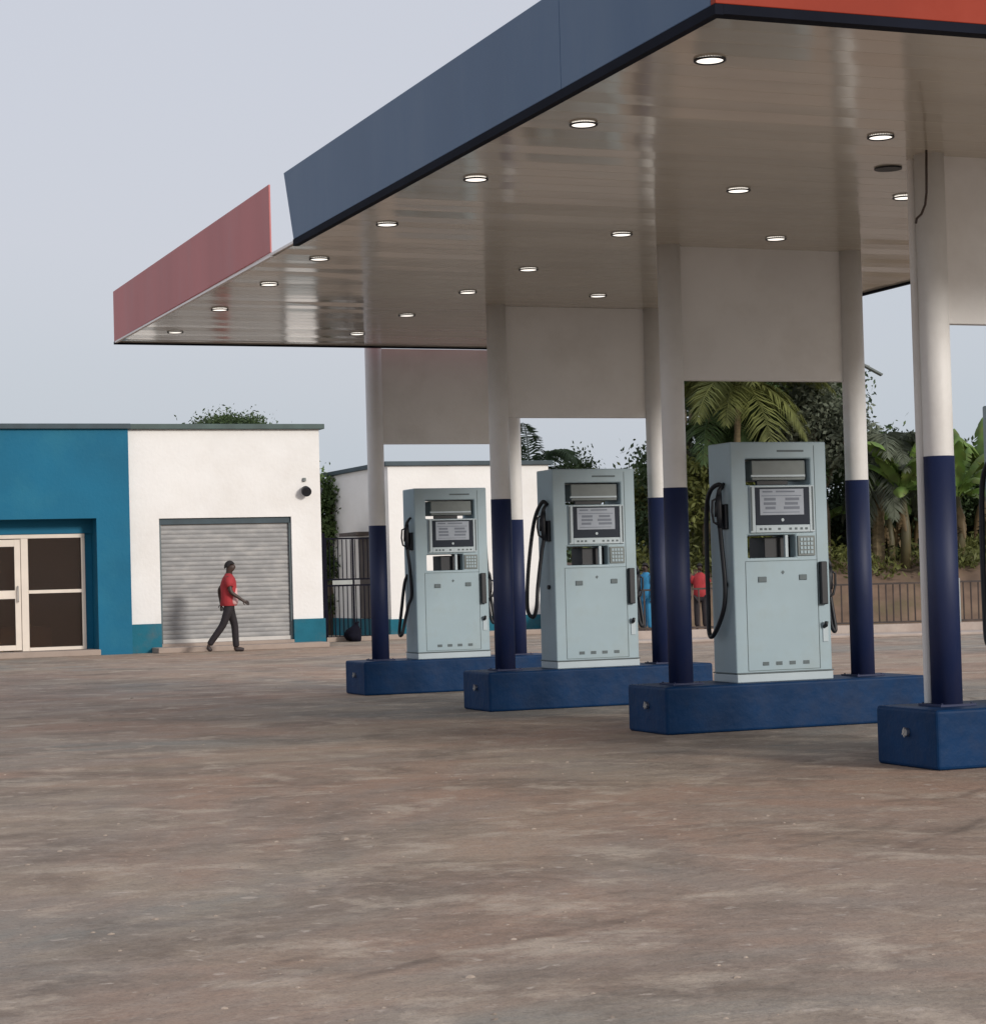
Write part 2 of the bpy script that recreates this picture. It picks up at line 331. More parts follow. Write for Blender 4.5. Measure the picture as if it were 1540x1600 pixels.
# ------------------------------------------------------------------ islands, columns, beam panels
YI = [11.75, 15.53, 19.31, 23.09]; XF, XB = 7.627, 9.285; ZB = [1.945, 1.93, 2.005, 1.875]; ZBB = [1.96, 1.975, 2.0, 1.915]; ZI = .37
far = ['nearest', 'second', 'third', 'farthest']
def island():
    e = empty('pump_island'); m = MB()
    m.box(7.32 - 8.46, 9.66 - 8.46, -.352, .352, 0, ZI); m.build('kerb', 'island_blue', e, bev=.022, seg=3)
    h = MB(); h.tube([(-1.142, -.02, .22), (-1.165, -.02, .22)], .028, 10); h.box(-1.172, -1.162, -.055, .0, .205, .215); h.box(-1.172, -1.162, -.03, -.02, .19, .25)
    h.build('wall_fitting', 'steel', e)
    return e
for k, yy in enumerate(YI):
    if k == 0: isl = e = island()
    else: e = copy_tree(isl)
    e.location = (8.46, yy, 0)
    lab = ['dark blue pump island cut by the right edge of the photo, nearest the camera', 'dark blue pump island under the pump with the clearest screen, second nearest',
           'dark blue pump island under the middle pump, third nearest', 'dark blue pump island under the farthest pump'][k]
    tag(e, lab, 'pump island', 'blue concrete pump islands in a row')
def column(X, Y, zb, label):
    e = empty('column', (X, Y, ZI))
    MB().tube([(0, 0, .0), (0, 0, ZC + .01 - ZI)], .094, 32).build('shaft', 'white_paint', e, smooth=True)
    MB().tube([(0, 0, .0), (0, 0, zb - ZI)], .0975, 32).build('painted_base', 'column_blue', e, smooth=True)
    p = MB().box(-.13, .13, -.13, .13, .001, .014)
    for sx in (-1, 1):
        for sy in (-1, 1): p.tube([(sx * .108, sy * .108, .01), (sx * .108, sy * .108, .022)], .007, 6)
    p.build('base_plate', 'column_blue', e)
    return tag(e, label, 'column', 'round steel columns holding up the canopy')
nm = ['the nearest island at the right edge', 'the second nearest island', 'the third nearest island', 'the farthest island']
for k, yy in enumerate(YI):
    column(XF, yy, ZB[k], 'white column with blue lower half on the left end of ' + nm[k])
    column(XB, yy, ZBB[k], 'white column with blue lower half on the right end of ' + nm[k])
    o = MB().box(XF + .07, XB - .07, yy + .005, yy + .075, 2.79, ZC + .002).build('portal_panel', 'white_paint', bev=.004)
    tag(o, 'off-white panel spanning high between the two columns of ' + nm[k], 'panel', 'white panels between the column pairs')
m = MB().tube([(0, 0, ZI), (0, 0, ZC)], .032, 16)
o = m.build('drain_pipe', 'white_paint', smooth=False); o.location = (7.612, 11.93, 0)
tag(o, 'pale drain pipe running down beside the nearest column', 'pipe')

# ------------------------------------------------------------------ fuel pump
def rect_ring(mb, x0, x1, z0, z1, hx0, hx1, hz0, hz1, y0, y1):
    mb.box(x0, hx0, y0, y1, z0, z1); mb.box(hx1, x1, y0, y1, z0, z1); mb.box(hx0, hx1, y0, y1, z0, hz0); mb.box(hx0, hx1, y0, y1, hz1, z1)
def fuel_pump(style=0):
    W, Dp, H = .865, .41, 1.91
    e = empty('fuel_pump')
    b = MB()                              # housing with two openings right through it
    hx0, hx1 = .135, .715
    b.box(0, W, 0, Dp, .0, .065)          # foot
    body = MB()
    pr = [0.065, 0.985, 1.165, 1.565, 1.775, H]
    body.box(0, W, .012, Dp - .012, pr[0], pr[1])
    body.box(0, hx0, .012, Dp - .012, pr[1], pr[2]); body.box(.565, W, .012, Dp - .012, pr[1], pr[2])
    body.box(0, W, .012, Dp - .012, pr[2], pr[3])
    body.box(0, hx0, .012, Dp - .012, pr[3], pr[4]); body.box(hx1, W, .012, Dp - .012, pr[3], pr[4])
    body.box(0, W, .012, Dp - .012, pr[4], H)
    bm = bmesh.new(); me = bpy.data.meshes.new('housing'); me.from_pydata(body.v, [], body.f); bm.from_mesh(me)
    bmesh.ops.remove_doubles(bm, verts=bm.verts, dist=1e-5); bm.to_mesh(me); bm.free()
    # rebuild as one solid plate outline with holes: front and back plates plus lining
    hs = MB()
    xs_ = [0, hx0, .565, hx1, W]; zs_ = pr
    hole = {(1, 1), (1, 3), (2, 3)}
    idx = {}
    def vid(x, y, z):
        k = (round(x, 4), round(y, 4), round(z, 4))
        if k not in idx: idx[k] = len(hs.v); hs.v.append(k)
        return idx[k]
    y0, y1 = .012, Dp - .012
    for i in range(4):
        for j in range(5):
            if (i, j) in hole: continue
            a, b2, c2, d2 = xs_[i], xs_[i + 1], zs_[j], zs_[j + 1]
            hs.f.append((vid(a, y0, c2), vid(b2, y0, c2), vid(b2, y0, d2), vid(a, y0, d2)))
            hs.f.append((vid(a, y1, c2), vid(a, y1, d2), vid(b2, y1, d2), vid(b2, y1, c2)))
            for (di, dj, p, q) in ((-1, 0, (a, c2), (a, d2)), (1, 0, (b2, d2), (b2, c2)), (0, -1, (b2, c2), (a, c2)), (0, 1, (a, d2), (b2, d2))):
                ni, nj = i + di, j + dj
                if ni < 0 or ni > 3 or nj < 0 or nj > 4 or (ni, nj) in hole:
                    hs.f.append((vid(p[0], y0, p[1]), vid(q[0], y0, q[1]), vid(q[0], y1, q[1]), vid(p[0], y1, p[1])))
    hs.build('housing', 'pump_grey', e, bev=.012, seg=3)
    b.build('foot', 'pump_pale', e, bev=.006)
    MB().box(-.004, W + .004, -.006, Dp + .006, .068, .078).build('foot_gap', 'seam', e)
    # top sign box hanging in the upper opening
    MB().box(.215, .70, .06, .33, 1.605, 1.765).build('display_box', 'recess', e, bev=.006)
    MB().box(.20, .69, .045, .058, 1.632, 1.648).build('display_rail', 'pump_pale', e)
    MB().box(.24, .52, .03, .06, 1.566, 1.60).build('printer', 'black_plastic', e, bev=.003)
    # card module in the lower opening
    MB().box(.33, .56, .10, .36, .986, 1.15).build('card_module', 'black_plastic', e, bev=.004)
    MB().box(.475, .50, .02, .05, .987, 1.163).build('slot_divider', 'pump_pale', e)
    kp = MB(); kp.box(.58, .735, .000, .012, .995, 1.155)
    keypad = kp.build('keypad_plate', 'recess', e, bev=.003)
    kk = MB()
    for i in range(4):
        for j in range(4): kk.box(.600 + i * .031, .622 + i * .031, -.005, .0, 1.012 + j * .034, 1.036 + j * .034)
    kk.build('keys', 'pump_grey', keypad)
    # screen
    fr = MB(); rect_ring(fr, .155, .735, 1.185, 1.560, .20, .69, 1.245, 1.545, -.008, .011); fr.build('screen_frame', 'pump_pale', e, bev=.004)
    for x in (.158, .712): MB().box(x, x + .014, -.011, -.0085, 1.20, 1.55).build('frame_seam', 'seam', e)
    bz = MB().box(.202, .688, -.002, .010, 1.247, 1.543).build('screen', 'bezel', e, bev=.002)
    MB().box(.245, .640, -.0045, -.0025, 1.325, 1.532).build('display_panel', 'lcd', bz)
    lt = MB(); lt.box(.27, .36, -.0058, -.0047, 1.505, 1.518); lt.box(.39, .56, -.0058, -.0047, 1.505, 1.518)
    for (x0, x1) in ((.275, .41), (.455, .615)):
        for zz in (1.37, 1.405, 1.44): lt.box(x0 + random.uniform(0, .02), x1 - random.uniform(0, .03), -.0058, -.0047, zz, zz + .022)
    lt.box(.26, .62, -.0058, -.0047, 1.475, 1.481); lt.box(.27, .60, -.0058, -.0047, 1.343, 1.349)
    lt.build('readout', 'lcd_dark', bz)
    MB().tube([(.445, -.0025, 1.285), (.445, -.006, 1.285)], .013, 14).build('round_badge', 'pump_pale', bz)
    for x in (.235, .275, .315, .40, .50, .55, .60, .645): MB().box(x, x + .022, -.0105, -.0083, 1.205, 1.222).build('button', 'seam', e)
    # lower door: seams, locks, badge, vents
    sm = MB()
    sm.box(.105, .109, .0095, .013, .09, .955); sm.box(.752, .756, .0095, .013, .09, 1.88); sm.box(.105, .756, .0095, .0125, .957, .961); sm.box(.105, .756, .0095, .0125, .088, .092)
    sm.build('door_seam', 'seam', e)
    MB().box(.215, .290, .004, .013, .79, .835).build('door_lock', 'seam', e, bev=.006); MB().box(.585, .655, .004, .013, .80, .845).build('door_lock', 'seam', e, bev=.006)
    MB().prism([(.425, .868), (.44, .85), (.455, .868), (.44, .882)], 'y', .008, .013).build('door_badge', 'seam', e)
    for x in (.235, .355, .475, .60):
        vt = MB(); vt.box(x, x + .055, .010, .0125, .128, .157)
        for q in range(3): vt.box(x, x + .055, .0085, .0125, .130 + q * .010, .134 + q * .010)
        vt.build('vent', 'seam', e)
    MB().box(.42, .66, .0085, .013, 1.83, 1.845).build('name_strip', 'seam', e)
    lb = MB().box(.785, .835, .005, .013, .30, .46).build('side_label', 'pump_pale', e, bev=.002)
    # nozzles, holsters and hoses
    def nozzle(x, z, sgn, y, rot):
        M = Matrix.Translation((x, y, z)) @ Matrix.Rotation(rot, 4, 'Y')
        n = MB(); P = lambda *p: tuple(M @ Vector(p))
        n.tube([P(0, 0, -.17), P(0, 0, -.08), P(sgn * .005, 0, .02), P(sgn * .0, 0, .09)], [.020, .026, .030, .024], 12)
        n.tube([P(0, 0, .085), P(sgn * -.004, 0, .13), P(sgn * -.03, 0, .17), P(sgn * -.05, 0, .185)], [.024, .018, .014, .012], 10)
        n.tube([P(sgn * .012, 0, .07), P(sgn * .058, 0, .05), P(sgn * .066, 0, -.04), P(sgn * .052, 0, -.12), P(0, 0, -.15)], .010, 8)
        n.tube([P(sgn * .03, 0, .04), P(sgn * .035, 0, -.08)], .009, 6)
        return n
    def smooth_path(pts, n=10):
        pts = [Vector(p) for p in pts]; out = []
        P = [pts[0] * 2 - pts[1]] + pts + [pts[-1] * 2 - pts[-2]]
        for i in range(1, len(P) - 2):
            for k in range(n):
                t = k / n; a, b3, c3, d3 = P[i - 1], P[i], P[i + 1], P[i + 2]
                out.append(.5 * ((2 * b3) + (c3 - a) * t + (2 * a - 5 * b3 + 4 * c3 - d3) * t * t + (3 * b3 - a - 3 * c3 + d3) * t ** 3))
        out.append(pts[-1]); return out
    # left flank
    yl = .12
    h = MB().box(-.030, .0, yl - .05, yl + .06, 1.22, 1.42).build('holster', 'black_plastic', e, bev=.006)
    n = nozzle(-.055, 1.40, -1, yl, 0); n.build('nozzle', 'black_plastic', e, smooth=True)
    if style == 0:      # tight loop against the flank
        hp = [(-.055, yl, 1.24), (-.045, yl, 1.10), (-.035, yl - .02, .80), (-.035, yl, .62), (-.045, yl + .07, .48), (-.07, yl + .15, .37), (-.075, yl + .20, .40),
              (-.055, yl + .24, .60), (-.05, yl + .25, 1.0), (-.05, yl + .23, 1.38), (-.06, yl + .14, 1.53), (-.03, yl + .05, 1.58), (.005, yl + .03, 1.55)]
    elif style == 1:    # slanting double strand swinging out from the flank, end trailing to the ground
        hp = [(-.055, yl, 1.24), (-.085, yl, 1.10), (-.13, yl, .80), (-.15, yl, .60), (-.165, yl + .05, .50), (-.20, yl + .10, .56), (-.19, yl + .12, .80), (-.15, yl + .12, 1.15), (-.10, yl + .10, 1.45), (-.04, yl + .05, 1.60), (.005, yl + .03, 1.57)]
    else:               # single strand with a small knot of slack low down
        hp = [(-.055, yl, 1.24), (-.03, yl, 1.0), (-.02, yl, .72), (-.05, yl + .03, .60), (-.08, yl + .08, .42), (-.11, yl + .1, .28), (-.12, yl + .16, .30), (-.075, yl + .2, .55), (-.03, yl + .2, .85), (.005, yl + .18, .95)]
    MB().tube(smooth_path(hp), .0185, 10).build('hose', 'black_plastic', e, smooth=True)
    MB().tube([(-.02, yl + .02, .78), (.0, yl + .02, .78)], .022, 12).build('hose_clip', 'black_plastic', e)
    # right flank and front holster
    MB().box(.765, .825, -.03, .012, .60, .945).build('holster', 'black_plastic', e, bev=.008)
    n = nozzle(W + .035, .80, 1, .09, R(6)); n.build('nozzle', 'black_plastic', e, smooth=True)
    MB().box(W, W + .028, .05, .15, .66, .88).build('nozzle_boot', 'black_plastic', e, bev=.006)
    MB().tube(smooth_path([(W + .012, .2, 1.40), (W + .04, .19, 1.36), (W + .05, .18, 1.10), (W + .065, .16, .80), (W + .09, .13, .52), (W + .095, .11, .40), (W + .075, .10, .38), (W + .05, .10, .44), (W + .03, .095, .56), (W + .022, .09, .64)]), .0175, 10).build('hose', 'black_plastic', e, smooth=True)
    MB().tube([(.80, .012, .42), (.80, -.02, .43), (.80, -.03, .46)], .016, 8).build('lever', 'black_plastic', e, smooth=True)
    return e
plab = ['pale grey-blue fuel pump cut by the right edge of the photo, hose in view', 'pale grey-blue fuel pump with black hoses in front of the palms, nearest whole one',
        'pale grey-blue fuel pump standing between the two other pumps', 'pale grey-blue fuel pump in front of the small white building, farthest left']
fp = fuel_pump(0)
for k, yy in enumerate(YI):
    e = fp if k == 0 else (copy_tree(fp) if k == 1 else fuel_pump(k - 1))
    e.location = (7.995 + (.085, .02, .08, .0)[k], yy - .22, ZI); tag(e, plab[k], 'fuel pump', 'fuel pumps on the blue islands')

# ------------------------------------------------------------------ shop building
YB = 41.3
sh = tag(empty('shop_building', (8, YB, 0)), 'low shop building, blue half with glazed front and white half with roller shutter', 'building')
def part(mb, name, m, parent=sh, **k):
    o = mb.build(name, m, None, **k); o.parent = parent
    o.matrix_parent_inverse = Matrix.Translation(-sh.location) if parent is sh else parent.matrix_basis.inverted() @ Matrix.Identity(4)
    return o
HT = 4.30
bw = MB()                                        # blue half, proud of the white half
bw.box(-2.2, 8.62, YB - .16, YB + .5, 2.60, HT); bw.box(7.98, 8.62, YB - .16, YB + .5, 0, 2.60); bw.box(-2.2, -1.2, YB - .16, YB + .5, 0, 2.60)
part(bw, 'blue_wall', 'wall_blue')
part(MB().box(-1.2, 7.979, YB + .30, YB + .42, 2.33, 2.599), 'recessed_lintel', 'wall_blue')
part(MB().box(7.84, 7.979, YB + .36, YB + .42, .0, 2.329), 'recessed_lintel', 'wall_blue')
ww = MB()
ww.box(8.622, 9.22, YB, YB + .2, .555, HT); ww.box(9.22, 11.86, YB, YB + .2, 2.58, HT); ww.box(11.86, 12.47, YB, YB + .2, .555, HT)
ww.box(12.27, 12.47, YB + .2, YB + 8, .555, HT); ww.box(-2.2, 12.47, YB + 8, YB + 8.2, 0, HT); ww.box(-2.2, -2.0, YB + .1, YB + 8, 0, HT)
part(ww, 'white_wall', 'wall_white')
pl = MB(); pl.box(8.622, 9.22, YB - .035, YB + .2, 0, .553); pl.box(11.86, 12.505, YB - .035, YB + .2, 0, .553); pl.box(12.27, 12.505, YB + .2, YB + 8, 0, .553)
part(pl, 'plinth', 'plinth_teal')
part(MB().box(-2.4, 8.66, YB - .24, YB + .3, HT, HT + .10), 'coping', 'coping', bev=.008)
part(MB().box(8.661, 12.56, YB - .10, YB + .3, HT + .005, HT + .105), 'coping', 'coping_green', bev=.008)
part(MB().box(-2.1, 12.40, YB + .3, YB + 8.1, HT - .25, HT - .05), 'flat_roof', 'roof_sheet')
part(MB().box(-2.3, 7.979, YB - .35, YB + .45, 0, .11), 'door_step', 'step_concrete', bev=.01)
st = MB(); st.box(9.02, 12.40, YB - .62, YB - .036, 0, .10); st.box(9.22, 11.86, YB - .036, YB + .2, 0, .16); part(st, 'shutter_step', 'step_concrete', bev=.01)
# roller shutter
sv = MB(); z = .24; k = 0; yb = YB + .10
pts = []
while z < 2.46:
    pts += [(yb, z), (yb - .005, z + .014), (yb - .007, z + .042), (yb - .005, z + .07), (yb, z + .084)]; z += .088
i = 0
for (yy, zz) in pts: sv.v += [(9.25, yy, zz), (11.83, yy, zz)]
for j in range(len(pts) - 1): sv.f.append((2 * j, 2 * j + 1, 2 * j + 3, 2 * j + 2))
shut = part(sv, 'roller_shutter', 'shutter_steel')
part(MB().box(9.25, 11.83, yb - .03, yb + .02, .162, .238), 'bottom_bar', 'shutter_pale', bev=.004)
part(MB().box(9.222, 11.858, yb - .05, yb + .06, 2.46, 2.578), 'shutter_hood', 'coping', bev=.004)
for x in (9.222, 11.82): part(MB().box(x, x + .038, yb - .06, yb + .03, .162, 2.46), 'shutter_guide', 'seam')
# glazed front
yg = YB + .32
fr = MB()
fr.box(-1.2, 7.838, yg, yg + .07, 2.25, 2.325); fr.box(7.765, 7.838, yg, yg + .07, .112, 2.248); fr.box(6.76, 7.764, yg, yg + .07, .112, .175)
fr.box(6.62, 6.755, yg - .005, yg + .075, .112, 2.248); fr.box(6.76, 7.764, yg, yg + .065, 1.20, 1.265)
fr.box(5.10, 5.20, yg, yg + .07, .112, 2.248); fr.box(3.5, 3.6, yg, yg + .07, .112, 2.248)
part(fr, 'window_frame', 'frame_cream', bev=.004)
dr = MB()
dr.box(5.21, 5.33, yg + .005, yg + .06, .13, 2.235); dr.box(6.50, 6.612, yg + .005, yg + .06, .13, 2.235)
dr.box(5.33, 6.50, yg + .006, yg + .058, 2.10, 2.234); dr.box(5.33, 6.50, yg + .006, yg + .058, .131, .23); dr.box(5.33, 6.50, yg + .006, yg + .058, 1.11, 1.27)
d = part(dr, 'door', 'frame_cream', bev=.004)
o = MB().tube([(6.55, yg - .03, 1.05), (6.55, yg - .045, 1.07), (6.55, yg - .045, 1.33), (6.55, yg - .03, 1.35)], .012, 8).build('door_handle', 'steel'); o.parent = sh; o.matrix_parent_inverse = Matrix.Translation(-sh.location)
for (x0, x1, z0, z1) in ((6.76, 7.764, .176, 1.199), (6.76, 7.764, 1.266, 2.249), (5.33, 6.50, .231, 1.109), (5.33, 6.50, 1.271, 2.099), (3.61, 5.09, .112, 2.249), (-1.2, 3.49, .112, 2.249)):
    part(MB().box(x0, x1, yg + .028, yg + .036, z0, z1), 'window_pane', 'glass')
rm = MB(); rm.box(-2.0, 12.2, YB + 4, YB + 4.1, 0, HT - .3); rm.box(8.5, 8.6, YB + .51, YB + 4, 0, HT - .3); rm.box(-2, 8.5, YB + .51, YB + 4, .005, .03); rm.box(-2, 8.5, YB + .51, YB + 4, 2.7, 2.75)
part(rm, 'interior', 'interior')
part(MB().box(5.4, 7.4, YB + 1.6, YB + 2.2, .03, .55), 'counter', 'leaf_dry', bev=.02)
# lamps on the white wall
def wall_lamp(x, z, y, label, s=1.):
    e = empty('wall_lamp', (x, y, z))
    MB().box(-.03, .03, -.05, 0, .17, .24).build('sensor', 'recess', e, bev=.006)
    MB().box(-.035, .035, -.03, -.001, -.02, .06).build('bracket', 'black_plastic', e)
    m = MB(); m.tube([(0, -.02, .02), (0, -.08, .0), (0, -.14, -.03), (0, -.19, -.05)], [.055, .085, .10, .095], 16); m.build('lamp_head', 'black_plastic', e, smooth=True)
    return tag(e, label, 'wall lamp', 'dark lamps on the white shop wall')
wall_lamp(12.14, 3.10, YB, 'small dark lamp on the white wall above the right end of the roller shutter')
e = wall_lamp(12.47, 3.12, YB + .6, 'small dark lamp on the right side wall of the white shop half'); e.rotation_euler = (0, 0, R(90))

# ------------------------------------------------------------------ second white building
XW, YW = 15.3, 45.5
b2 = tag(empty('store_building', (XW, YW, 0)), 'small white building with teal plinth seen behind the farthest fuel pump', 'building')
def part2(mb, name, m, **k):
    o = mb.build(name, m, None, **k); o.parent = b2; o.matrix_parent_inverse = Matrix.Translation(-b2.location); return o
m = MB(); m.box(XW, 19.15, YW, YW + .2, .41, 3.80); m.box(XW, XW + .2, YW + .2, YW + 4.4, .41, 3.80); m.box(18.95, 19.15, YW + .2, YW + 4.4, .41, 3.80); m.box(XW, 19.15, YW + 4.4, YW + 4.6, .41, 3.80)
part2(m, 'wall', 'wall_white')
m = MB(); m.box(XW - .03, 19.18, YW - .03, YW + .2, 0, .408); m.box(XW - .03, XW + .2, YW + .2, YW + 4.6, 0, .408); m.box(18.95, 19.18, YW + .2, YW + 4.6, 0, .408); part2(m, 'plinth', 'plinth_teal')
m = MB(); m.box(XW - .08, 19.25, YW - .08, YW + 4.7, 3.802, 3.90); part2(m, 'roof_slab', 'coping', bev=.01)
m = MB(); m.box(XW - .03, XW + .004, YW + 1.2, YW + 2.1, .42, 2.25); part2(m, 'side_door', 'fence_brown', bev=.006)
m = MB(); m.box(XW - .45, XW, YW + 1.0, YW + 2.3, 2.30, 2.38); part2(m, 'door_awning', 'fence_brown', bev=.006)
st = MB().box(12.6, 19.0, YW - 1.55, YW - .9, 0, .10).build('path', 'step_concrete', bev=.01); tag(st, kind='structure')

# ------------------------------------------------------------------ gate between the two buildings
YG = 44.0
gt = tag(empty('gate', (13.35, YG, 0)), 'tall black barred metal gate in the gap between the two white buildings', 'gate')
lf = MB(); W_ = 1.15
for x in (0, .60, 1.12): lf.box(x, x + .035, -.02, .02, .06, 2.20)
for z in (.08, 1.17, 1.30, 2.165): lf.box(.036, 1.118, -.018, .018, z, z + .035)
lf.build('gate_frame', 'gate_black', gt)
br = MB()
for k in range(1, 12):
    x = k * .094
    if abs(x - .61) < .03: continue
    br.tube([(x + .01, 0, .116), (x + .01, 0, 1.169)], .011, 6); br.tube([(x + .01, 0, 1.336), (x + .01, 0, 2.16)], .011, 6)
br.build('gate_bars', 'gate_black', gt)
MB().box(.15, .59, -.024, -.019, 1.208, 1.298).build('lock_plate', 'post_pale', gt)
MB().box(-.13, -.01, -.06, .06, 0, 2.3).build('gate_post', 'gate_black', gt, bev=.005); MB().box(1.165, 1.265, -.06, .06, 0, 2.1).build('gate_post', 'post_pale', gt, bev=.005)
sk = MB(); sk.tube([(-.12, 0, 0), (-.1, 0, .08), (-.06, .02, .2), (.02, 0, .34), (.03, 0, .42), (.04, .0, .45), (.03, 0, .50)], [.2, .27, .25, .15, .05, .04, .09], 14)
for q in range(len(sk.v)): x_, y_, z_ = sk.v[q]; sk.v[q] = (x_ * random.uniform(.88, 1.12), y_ * random.uniform(.88, 1.12), z_)
o = sk.build('refuse_sack', 'gate_black', smooth=True); o.location = (13.9, 43.7, .01); o.scale = (.7, .7, .8)
tag(o, 'dark tied sack standing on the ground in front of the barred gate', 'sack')

# ------------------------------------------------------------------ low fence behind the forecourt
def fence_run(u0, u1, D, label):
    a, b3 = spot(u0, D), spot(u1, D); L_ = (b3 - a).length; rz = math.atan2((b3 - a).y, (b3 - a).x)
    e = empty('fence', (a.x, a.y, 0), rz); tag(e, label, 'fence', 'low barred fence along the back of the forecourt')
    MB().box(0, L_, -.10, .10, .0, .195).build('kerb_wall', 'kerb_cream', e, bev=.012)
    n = max(1, round(L_ / 2.0)); step = L_ / n
    for i in range(n + 1):
        MB().box(i * step - .05, i * step + .05, -.05, .05, .196, 1.02).build('post', 'post_pale', e, bev=.008)
    for i in range(n):
        m = MB(); x0, x1 = i * step + .051, (i + 1) * step - .051
        m.box(x0, x1, -.018, .018, .215, .25); m.box(x0, x1, -.018, .018, .935, .97)
        nb = 13
        for k in range(nb):
            x = x0 + (k + .5) * (x1 - x0) / nb; j = random.uniform(-.006, .006)
            m.tube([(x + j, 0, .25), (x + j + random.uniform(-.005, .005), 0, .935)], .015, 6)
        m.build('bar_panel', 'fence_brown', e)
    return e
fence_run(948, 1335, 40.5, 'low brown barred fence behind the second nearest fuel pump')
fence_run(1336, 1800, 40.5, 'low brown barred fence at the right between the nearest columns')
pv = MB().box(0, 14, -1.3, -.11, 0, .05).build('path', 'kerb_cream', bev=.01); a = spot(948, 40.5); pv.location = (a.x, a.y, 0); pv.rotation_euler = (0, 0, YAW); tag(pv, kind='structure')

# ------------------------------------------------------------------ earth bank and vegetation
nx, ny = 60, 14; v = []; f = []
for j in range(ny):
    for i in range(nx):
        u = 880 + i * 18; D = 47 + j * 2.2; p = spot(u, D)
        h = 1.5 * (1 - math.exp(-((D - 47) / 1.6))) + .12 * math.sin(i * .55 + j) + .08 * math.sin(i * 1.7 + 2 * j)
        v.append((p.x, p.y, max(-.02, h) if 0 < j < ny - 1 else -.05))
for j in range(ny - 1):
    for i in range(nx - 1): a = j * nx + i; f.append((a, a + 1, a + nx + 1, a + nx))
me = bpy.data.meshes.new('bank'); me.from_pydata(v, [], f); me.polygons.foreach_set('use_smooth', [True] * len(f)); me.materials.append(MAT['earth'])
o = bpy.data.objects.new('bank', me); COL.objects.link(o); tag(o, kind='structure')

def leaves(name, blobs, n, size, m, parent=None, sig=.22, ncl=None, aspect=.45, droop=.0):
    """blobs: (x,y,z,rx,ry,rz). leaf-sized faces gathered in clumps spread through each blob."""
    vs = []; tot = sum(b[3] * b[4] * b[5] for b in blobs)
    for (x, y, z, rx, ry, rz) in blobs:
        k = int(n * rx * ry * rz / tot); nc = ncl or max(10, int(k / 26))
        d = rng.normal(size=(nc, 3)); d /= np.linalg.norm(d, axis=1)[:, None]; rr = rng.random(nc) ** .42
        cen = d * rr[:, None] * np.array([rx, ry, rz]) + [x, y, z]; r2 = .5 + rng.random(nc)
        ci = rng.integers(0, nc, k); P = cen[ci] + rng.normal(size=(k, 3)) * (sig * r2[ci])[:, None] * [1, 1, .7]
        a = rng.normal(size=(k, 3)); a[:, 2] -= droop; a /= np.linalg.norm(a, axis=1)[:, None]
        t = rng.normal(size=(k, 3)); bb = np.cross(a, t); bb /= np.linalg.norm(bb, axis=1)[:, None]
        s = size * (.6 + .8 * rng.random(k))[:, None]
        q = np.stack([P - a * s, P + bb * s * aspect, P + a * s, P - bb * s * aspect], 1); vs.append(q.reshape(-1, 3))
    V = np.concatenate(vs); nf = len(V) // 4
    me = bpy.data.meshes.new(name); me.vertices.add(len(V)); me.vertices.foreach_set('co', V.ravel())
    me.loops.add(nf * 4); me.loops.foreach_set('vertex_index', np.arange(nf * 4)); me.polygons.add(nf)
    me.polygons.foreach_set('loop_start', np.arange(nf) * 4); me.polygons.foreach_set('loop_total', np.full(nf, 4)); me.update()
    me.materials.append(MAT[m]); o = bpy.data.objects.new(name, me); COL.objects.link(o)
    if parent: o.parent = parent
    return o
def tree(p, h, r, m, label, n=9000, size=.075, seed=0, name='broadleaf_tree', zlow=.35, group=None, base=0, flat=False):
    random.seed(seed); e = empty(name, (p.x, p.y, base)); tag(e, label, 'tree', group)
    t = MB(); lean = random.uniform(-.3, .3); n = int(n * (1.7 if size > .07 else 1))
    t.tube([(0, 0, -.2), (.05, 0, h * .25), (lean * .6, .1, h * .5), (lean, .1, h * .8)], [h * .028, h * .022, h * .016, h * .006], 10)
    blobs = []
    for k in range(9):
        a = k * 2.4 + random.random(); rr = r * random.uniform(.35, .75); zz = h * random.uniform(zlow + .08, .86)
        bx, by = rr * math.cos(a), rr * math.sin(a)
        t.tube([(lean * .4, .05, h * .35), (bx * .5, by * .5, zz * .8), (bx, by, zz)], [h * .012, h * .008, h * .003], 6)
        s = r * random.uniform(.32, .52)
        if flat: s *= 1.3; zz = h * .95 - s * .42; blobs.append((bx, by, zz, s, s, s * .4)); continue
        blobs.append((bx, by, zz, s, s, s * random.uniform(.6, .9)))
    blobs.append((lean, 0, h * .84, r * .5, r * .5, h * .13))
    t.build('trunk', 'bark', e, smooth=True); leaves('crown', blobs, n, size, m, e); return e
